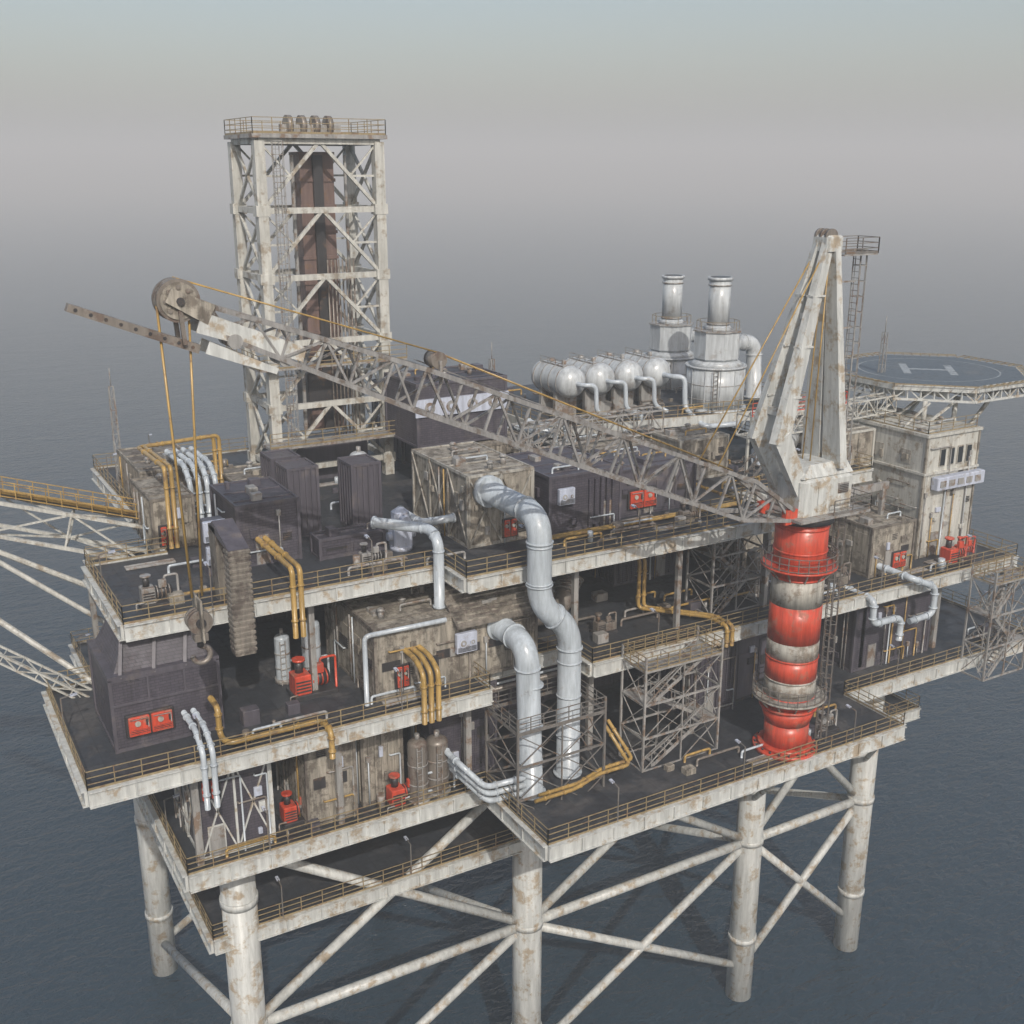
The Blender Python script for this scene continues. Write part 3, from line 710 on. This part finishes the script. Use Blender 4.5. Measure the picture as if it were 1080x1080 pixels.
b.cyl((12.8,52.64,66.2),(12.8,52.7,66.2),.85,TAN,n=32)
for i in range(8):
    t=math.pi*i/4; b.cyl((12.8+.62*math.cos(t),52.58,66.2+.62*math.sin(t)),(12.8+.62*math.cos(t),52.66,66.2+.62*math.sin(t)),.11,STEEL,n=12)
b.taper((13.6,53.2,63.9),(8,53.2,66.15),.9,.42,.6,.36,STEEL)
for k in range(9):
    f=(k+.5)/9; c=V((13.6,52.74,63.9)).lerp(V((8,52.88,66.15)),f); b.cyl(c,c+V((0,.05,0)),.09,DARK,n=8)
b.beam((12.8,52.6,65.8),(12.9,52.6,64.2),.2,STEEL); b.beam((12.8,53.8,65.8),(12.9,53.8,64.2),.2,STEEL)
b.cyl((15.2,52.3,64.2),(15.2,54.1,64.2),.35,GALV,n=16); b.cyl((17.6,52.4,63.1),(17.6,54,63.1),.3,GALV,n=16)
c=F0+D*.68+V((0,0,1.9)); b.cyl(c-V((0,.5,0)),c+V((0,.5,0)),.45,STEEL,n=20); b.beam(c+V((0,-.6,0)),c+V((0,-.6,-1.2)),.15,GALV); b.beam(c+V((0,.6,0)),c+V((0,.6,-1.2)),.15,GALV)
b.done('boom_head',cr)
b=B()
mid=F0+D*.68+V((0,0,2.3))
for dy in (-.35,.35):
    b.cyl((12.8,53.2+dy,67.2),mid+V((0,dy,0)),.045,YEL,n=6); b.cyl(mid+V((0,dy,0)),F0+D*.12+V((0,dy,1.6)),.045,YEL,n=6)
    b.cyl(ap+V((0,dy,.2)),F0+D*.17+V((0,dy*2.6,1.3)),.05,YEL,n=6)
    b.cyl(ap+V((.1,dy*.6,0)),(53.4,53.2+dy,53.4),.05,YEL,n=6)
for x,x2 in ((11.85,12.3),(13.3,12.8)): b.cyl((x,53.0,66),(x2,53.1,51.6),.06,YEL,n=6); b.cyl((x+.12,53.45,66),(x2+.08,53.3,51.6),.05,YEL,n=6)
b.done('ropes',cr)
b=B()
hx,hy,hzz=12.55,53.2,50.3
for y in (52.9,53.2,53.5): b.cyl((hx,y-.1,hzz),(hx,y+.1,hzz),.62,STEEL,n=24)
for y in (52.75,53.65):
    b.taper((hx,y,hzz+1.3),(hx,y,hzz-.9),.1,.7,.1,.9,TAN); b.cyl((hx,y-.1,hzz),(hx,y+.1,hzz),.25,DARK,n=12)
b.cbox(hx-.35,hx+.35,52.8,53.6,hzz-1.0,hzz-.6,STEEL,.05)
b.cyl((hx,hy,hzz-.8),(hx,hy,hzz-1.4),.18,DARK,n=12)
pts=[(hx,hy,hzz-1.2)]
for i in range(11):
    t=math.radians(90-i*27); pts.append((hx+.45*math.cos(t),hy,hzz-1.85+.45*math.sin(t)))
b.pipe(pts,.14,STEEL,bend=.08,n=8); b.done('hook_block',cr)

# ------------------------------------------------------------ big process pipes
b=B()
b.pipe([(35.4,64.7,51),(35.4,57.8,51),(35.4,57.8,44.9),(37.8,57.8,43.0),(37.8,57.8,ZL+.1)],.8,PIPE,bend=1.7,n=24,fl=1,seg=10)
for z in (49,46.5,40.5,38,35): b.cyl((35.4 if z>44 else 37.8,57.8,z),(35.4 if z>44 else 37.8,57.8,z+.1),.86,PIPE,n=24)
b.done('process_pipe')
b=B()
b.pipe([(33.9,60.4,42.9),(33.9,56.8,42.9),(34.3,56.8,ZL+.1)],.78,PIPE,bend=1.6,n=24,fl=1,seg=10)
for z in (40,37,34.5): b.cyl((34.2,56.8,z),(34.2,56.8,z+.1),.84,PIPE,n=24)
b.done('process_pipe')
b=B()
b.pipe([(37.5,64,41.3),(41,64,41.3),(42.6,65,43.3)],.75,STEEL,bend=1.5,n=20,fl=1)
for k in range(5): b.cyl((41.8+k*.16,64.6+k*.1,42.4+k*.2),(41.85+k*.16,64.63+k*.1,42.46+k*.2),.95,GALV,n=20)
b.done('ventilation_duct')
b=B(); b.pipe([(27.5,66,ZU+2.6),(30.2,62.9,ZU+2.6),(30.2,61.8,ZU+2.0),(30.2,61.8,ZM+5)],.36,PIPE,bend=.9,n=16,fl=1)
b.pipe([(31,69.5,ZU+2),(31,66,ZU+2),(33.5,66,ZU+2)],.28,PIPE,bend=.7,n=14,fl=1); b.done('process_pipe')
b=B(); b.pipe([(24.2,60.2,ZM+.1),(24.2,60.2,ZM+4.8),(29.8,60.1,ZM+4.8)],.16,PIPE,bend=.4); b.done('process_pipe')
def bundle(name,pts,n,off,r,m,bend=None):
    b=B()
    for k in range(n):
        b.pipe([V(p)+V(off)*k for p in pts],r,m,bend=bend or r*3,fl=0)
        for i in range(len(pts)-1):
            p=V(pts[i])+V(off)*k;q=V(pts[i+1])+V(off)*k
            if (q-p).length>1.5:
                d=(q-p).normalized()*.05
                for f in (.25,.75): c=p.lerp(q,f); b.cyl(c-d,c+d,r*1.35,m,n=10)
    return b.done(name)
bundle('yellow_pipe_bundle',[(27.0,60.4,ZM+3.2),(27.0,58.9,ZM+3.2),(27.0,57.7,ZM+2.6),(27.0,57.7,ZM-.8)],3,(.5,0,0),.17,YEL)
bundle('white_pipe_bundle',[(13.2,61.6,ZM+1.8),(13.2,59.0,ZM+1.8),(13.2,57.7,ZM+1.0),(13.2,57.7,ZM-2.6)],2,(.55,0,0),.17,PIPE)
bundle('yellow_pipe_bundle',[(14.9,61.9,ZM+2.2),(14.9,60.4,ZM+2.2),(14.9,60.4,ZM+.4),(15,59.2,ZM+.4),(20.8,59.2,ZM+.4),(20.8,57.6,ZM+.4),(20.8,57.6,ZM-1.4)],1,(0,0,.4),.18,YEL)
bundle('yellow_pipe_bundle',[(20.4,68.5,ZU+1.9),(20.4,63.2,ZU+1.9),(20.4,61.9,ZU+1.9),(20.4,61.9,ZU-2.6)],2,(.5,0,0),.17,YEL)
bundle('yellow_pipe_bundle',[(48,75,ZM+4.5),(48,64,ZM+4.5),(48,64,ZM+.6),(51.5,60,ZM+.6),(51.5,57.8,ZM+.6),(51.5,57.8,ZM-1)],2,(.5,.0,.0),.15,YEL)
bundle('yellow_pipe_bundle',[(16.2,74.5,ZU+.2),(16.2,74.5,ZU+5.9),(16.2,82.5,ZU+5.6),(22,83.5,ZU+5.6),(22,83.5,ZU+1)],2,(.4,0,0),.15,YEL)
bundle('white_pipe_bundle',[(19.0,86,ZU+4.2),(19.0,80.8,ZU+4.2),(19.0,79.5,ZU+3.2),(19.0,79.5,ZU+.1)],4,(.62,0,0),.2,PIPE)
bundle('white_pipe_bundle',[(66.2,60.8,ZM-.1),(66.2,57.4,ZM-.1),(66.2,57.4,ZM-2.2),(69.5,57.4,ZM-2.2),(69.5,57.4,ZM-4.2)],1,(0,0,.6),.27,PIPE,.7)
bundle('white_pipe_bundle',[(70.2,60.8,ZM+1),(70.2,57.2,ZM+1),(73,57.2,ZM-.2),(73,57.2,ZM-2.6),(70.5,57.4,ZM-2.8)],1,(0,0,.6),.27,PIPE,.7)
bundle('white_pipe_bundle',[(29.4,60.3,ZL+3.2),(29.4,57.5,ZL+3.2),(30.6,56.4,ZL+1.8),(33.4,56.2,ZL+1.8)],3,(.25,.3,-.75),.2,PIPE,.5)
bundle('yellow_pipe_bundle',[(33,54.2,ZL+1.2),(36,54.2,ZL+1.2),(38.5,55,ZL+1.2),(41,55,ZL+1.2),(41,58,ZL+2.8)],2,(.6,.5,.0),.13,YEL)
bundle('white_pipe_bundle',[(46,79,ZU+4.5),(46,77,ZU+4.5),(48,76,ZU+4.5),(48,76,ZU+2.5),(51,76,ZU+2.5)],2,(.8,-.3,.5),.2,PIPE,.5)
bundle('yellow_pipe_bundle',[(38,63.2,ZU+.4),(57,63.2,ZU+.4),(57,66.5,ZU+.4),(57,70,ZU+.4)],2,(0,-.35,0),.12,YEL)
b=B(); x,y=17.0,61.4
b.cbox(x-.62,x+.62,y-.5,y+.5,44.4,51.0,TAND,.08)
z=44.6
while z<50.8: b.cbox(x-.67,x+.67,y-.55,y+.55,z,z+.2,TAND,.04); z+=.36
b.hexa([(x-.62,y-.5,51.0),(x+.62,y-.5,51.0),(x+.62,y+.5,51.0),(x-.62,y+.5,51.0),(x-.62,y+2.6,52.0),(x+.62,y+2.6,52.0),(x+.62,y+3.6,51.4),(x-.62,y+3.6,51.4)],PURS)
b.box(x-.62,x+.62,y+2.2,y+3.6,ZU,ZU+4.6,TAND)
b.done('corrugated_duct')

# ------------------------------------------------------------ pipe cage and stair towers
def cage(name,x0,x1,y0,y1,z0,z1,n,m,stairs=False,mid=None):
    b=B(); P=[(x0,y0),(x1,y0),(x1,y1),(x0,y1)]
    for p in P: b.beam((*p,z0),(*p,z1+1.1),.14,m)
    for i in range(n+1):
        z=z0+(z1-z0)*i/n
        for k in range(4):
            p=P[k];q=P[(k+1)%4]; b.beam((*p,z),(*q,z),.1,m,.14)
            if i<n:
                zz=z0+(z1-z0)*(i+1)/n
                kk=2 if abs(q[0]-p[0])>4 else 1
                for j in range(kk):
                    a=V((*p,0)).lerp(V((*q,0)),j/kk);c=V((*p,0)).lerp(V((*q,0)),(j+1)/kk)
                    if not stairs or k in(1,3): b.beam((c.x,c.y,z),(a.x,a.y,zz),.06,m)
                    b.beam((a.x,a.y,z),(c.x,c.y,zz),.06,m)
                    b.beam((a.x,a.y,z),(a.x,a.y,zz),.09,m)
    b.rail(P+[P[0]],z1,RAIL if stairs else m,h=1.1,gap=1.0)
    if stairs:
        ns=n
        for i in range(ns):
            za=z0+(z1-z0)*i/ns; zb=z0+(z1-z0)*(i+1)/ns
            if i%2==0: b.stairs((x0+1,y0+.8,za),(x1-1.2,y0+.8,zb),1.0,m)
            else: b.stairs((x1-1,y1-.8,za),(x0+1.2,y1-.8,zb),1.0,m)
            e=x1-1.2 if i%2==0 else x0
            b.box(e,e+1.2,y0+.1,y1-.1,zb-.1,zb,m)
        b.box(x0+.1,x1-.1,y0+.1,y0+(y1-y0)*.6,z1-.02,z1+.03,GALV)
    return b.done(name)
cage('pipe_support_cage',32.3,39.0,55.2,59.4,ZL-1.5,ZL+5.6,3,RAILD)
cage('stair_tower',42.4,49,55.4,58.1,ZL,ZM,3,GALV,True)
cage('stair_tower',52.6,57.5,61,64,ZM,ZU-.4,3,GALV,True)
cage('stair_tower',77,82,54.6,56.9,ZL-1,ZM,3,GALV,True)
b=B(); b.stairs((60.5,67.5,ZU),(64.5,67.5,ZT-.5),1.0,RAILD); b.done('stairway')
b=B(); b.truss((44,75.5,ZU+4.5),(58,75.5,ZU+4.5),1.6,1.8,1.6,1.8,9,GALV,.14)
for x in (44.5,51,57.5): b.beam((x,75.5,ZU),(x,75.5,ZU+3.7),.25,GALV)
b.done('pipe_rack')
b=B(); b.truss((61.5,68.5,ZU+4.8),(72,68.5,ZU+4.8),1.8,1.8,1.8,1.8,7,WHITE,.14)
for x in (62,66.5,71.5): b.beam((x,68.5,ZU),(x,68.5,ZU+4),.2,WHITE)
b.rail([(61.5,67.6),(72,67.6)],ZU+5.7,RED); b.done('gangway_truss')

# ------------------------------------------------------------ tanks / machines
def vtank(x,y,z,r,h,m,name='pressure_vessel'):
    b=B(); b.cyl((x,y,z),(x,y,z+.3),r*1.2,GALV,n=20); b.cyl((x,y,z+.3),(x,y,z+h-r*.6),r,m,n=28,cap=False); b.sphere((x,y,z+h-r*.6),r,m,.6,28,12)
    for f in (.3,.6): b.cyl((x,y,z+h*f),(x,y,z+h*f+.1),r*1.05,GALV,n=28)
    b.cyl((x,y,z+h-.1),(x,y,z+h+.35),r*.25,GALV,n=10); b.pipe([(x+r*.8,y,z+h*.4),(x+r+.5,y,z+h*.4),(x+r+.5,y,z)],.08,PIPE)
    b.ladder((x-r*.3,y-r-.1,z),(x-r*.3,y-r-.1,z+h-.3),GALV,w=.35)
    return b.done(name)
vtank(22.4,65,ZM,.62,4.6,PIPE); vtank(20.9,66.4,ZM,.5,3.4,PIPE)
vtank(27.4,59.8,ZL,.65,4.6,STEEL); vtank(29.0,60.2,ZL,.75,4.2,STEEL); vtank(58.5,63,ZM,.6,3.6,STEEL); vtank(46.6,73,ZU,.8,4,STAIN)
vtank(31.5,78,ZU,.7,4.4,STAIN); vtank(64,64,ZM,.8,4.2,STEEL)
def rig(name,x,y,z,s=1,m=RED,m2=DARK):
    b=B(); b.cbox(x,x+1.8*s,y,y+1.2*s,z,z+.2*s,DARK,.04)
    b.cbox(x+.1,x+.75*s,y+.2,y+.9*s,z+.2*s,z+1.0*s,m,.05)
    for k in range(4): b.box(x+.16,x+.7*s,y+.16,y+.2,z+.3*s+k*.14*s,z+.36*s+k*.14*s,m2)
    b.cyl((x+.8*s,y+.6*s,z+.6*s),(x+1.6*s,y+.6*s,z+.6*s),.3*s,m2,n=16)
    for k in range(4): b.cyl((x+(.85+k*.2)*s,y+.6*s,z+.6*s),(x+(.9+k*.2)*s,y+.6*s,z+.6*s),.35*s,m,n=16)
    b.cyl((x+.4*s,y+.6*s,z+1.0*s),(x+.4*s,y+.6*s,z+1.5*s),.17*s,m2,n=12); b.cyl((x+.4*s,y+.6*s,z+1.5*s),(x+.4*s,y+.6*s,z+1.58*s),.27*s,m,n=12)
    b.pipe([(x+1.3*s,y+.6*s,z+.8*s),(x+1.3*s,y+.6*s,z+1.4*s),(x+1.95*s,y+.6*s,z+1.4*s),(x+1.95*s,y+.6*s,z)],.08,m)
    b.cbox(x+.95*s,x+1.35*s,y+.3*s,y+.5*s,z+.9*s,z+1.3*s,m,.03); b.pipe([(x+.2,y+.1,z+.4),(x-.3,y+.1,z+.4),(x-.3,y+.1,z)],.05,GALV,n=8)
    return b.done(name)
rig('pump_unit',20.5,63.0,ZM,1.6); rig('pump_unit',25.3,59.3,ZL,1.4); rig('pump_unit',77.3,59.3,ZM,1.5); rig('pump_unit',79.6,60,ZM,1.2); rig('pump_unit',18.6,61.0,ZL,1.3)
rig('pump_unit',60,61,ZM,1.3,GALV); rig('pump_unit',43,62,ZM,1.0,STEEL); rig('pump_unit',12,64.5,ZU,1.2,GALV); rig('pump_unit',50,61.5,ZU,1.0,STEEL); rig('pump_unit',57,53,ZL,1.0,GALV)
rig('pump_unit',65,60.5,ZM,1.2,STEEL); rig('pump_unit',26,64.5,ZU,1.0,GALV)
b=B(); b.cyl((30,67.2,ZU),(30,67.2,ZU+.3),.8,FANW,n=16); b.cbox(29.3,30.7,66.6,67.9,ZU+.3,ZU+1.7,FANW,.15); b.cbox(29.45,30.55,66.7,67.8,ZU+1.7,ZU+2.9,FANW,.25)
b.cyl((30,66.2,ZU+2.2),(30,66.8,ZU+2.2),.35,FANW,n=16); b.cyl((29.0,67.2,ZU+1),(31,67.2,ZU+1),.3,FANW,n=14); b.done('motor_unit')
b=B(); fan(b,17.6,68.4,ZU+3,1.5); fan(b,17.6,68.4,ZU+1.4,1.3); b.box(17,18.3,68.4,69.4,ZU,ZU+3.6,PURS); b.done('air_conditioner')
b=B(); r=random.Random(5)
def clutter(x0,x1,y0,y1,z,n):
    for i in range(n):
        x=r.uniform(x0,x1);y=r.uniform(y0,y1);k=r.random();s=r.uniform(.25,.85)
        if k<.4: b.cbox(x,x+s*1.3,y,y+s,z,z+s*r.uniform(.6,1.4),r.choice((GALV,TAN,PURS,TAND,PURS,STEEL)),.03)
        elif k<.62: b.cyl((x,y,z),(x,y,z+s*1.3),s*.35,r.choice((STEEL,GALV,PIPE)),n=12)
        elif k<.72:
            for q in range(5): b.cyl((x,y+q*.16,z+.08),(x+3.2,y+q*.16,z+.08),.07,r.choice((STEEL,GALV)),n=8)
        else: 
            m=r.choice((PIPE,YEL,GALV,STEEL)); l=r.uniform(1.5,4); b.pipe([(x,y,z),(x,y,z+.5),(x+l,y,z+.5),(x+l,y,z)],.09,m)
clutter(11.5,17,63.5,72.5,ZU,8); clutter(24,31,63,67,ZU,8); clutter(39.5,54,60.5,63.5,ZU,12); clutter(18,34,78,85,ZU,30); clutter(39,48,72,78,ZU,20)
clutter(59,70,67,74,ZU,30); clutter(8.5,29,59.5,62,ZM,8); clutter(41,55,60,68,ZM,16); clutter(60,80,59.3,61,ZM,12); clutter(42,52,52,55,ZL,7); clutter(56,61,52,60,ZL,8); clutter(50,72,77,95,ZT,34); clutter(17,27,90,99,ZU,24); clutter(38,50,95,99,ZU,10); clutter(77,85,58,61,ZL,7); clutter(13,30,59.5,60.3,ZL,6)
b.done('deck_equipment')

# ------------------------------------------------------------ flare boom and davit on the left
fb=empty('flare_boom'); b=B()
p=V((16,79.5,47.6)); d=V((-14,4,3.6)).normalized(); q=p+d*48
a,u=b.frame(d)
b.truss(p-u*1.2,q,2.6,2.6,1.6,1.4,9,WHITE,.24,td=.13)
b.cyl(p+d*1-u*6,p+d*18-u*1.5,.2,WHITE,n=8)
b.cyl((10,72.2,ZM),p+d*22-u*1.5,.2,WHITE,n=8); b.cyl((14,78,ZM),p+d*16-u*1.5,.18,WHITE,n=8)
b.done('truss',fb)
b=B(); c0=p+u*.35; c1=q+u*.9
b.beam(c0,c1,1.1,DARK,.08)
for e in (-.6,.6):
    for hh in (.1,.6,1.15): b.beam(c0+a*e+V((0,0,hh)),c1+a*e+V((0,0,hh)),.06,YEL)
    for i in range(49):
        c=c0.lerp(c1,i/48)+a*e; b.beam(c,c+V((0,0,1.15)),.06,YEL)
b.cyl(c0+V((0,0,.25)),c1+V((0,0,.25)),.2,YEL,n=10)
b.cyl(q,q+V((0,0,5)),.35,STEEL,n=12); b.cyl(q+V((0,0,5)),q+V((0,0,6)),.35,DARK,r2=.6,n=12)
b.done('walkway_and_flare_tip',fb)
b=B(); p=V((9.4,71,39.2)); d=V((-6.6,2.4,4.7)).normalized(); q=p+d*26
b.truss(p,q,1.1,.5,1.1,.5,22,WHITE,.12,td=.06); b.done('davit_boom')
b=B()
for (x,y,z,h) in ((82,73,ZM+11,7),(47.6,86,ZU,9),(17,95,ZU,8)):
    b.truss((x,y,z),(x,y,z+h),.5,.5,.35,.35,int(h),GALV,.06)
    b.cyl((x,y,z+h),(x,y,z+h+1.5),.04,GALV,n=6)
b.done('antenna_mast')
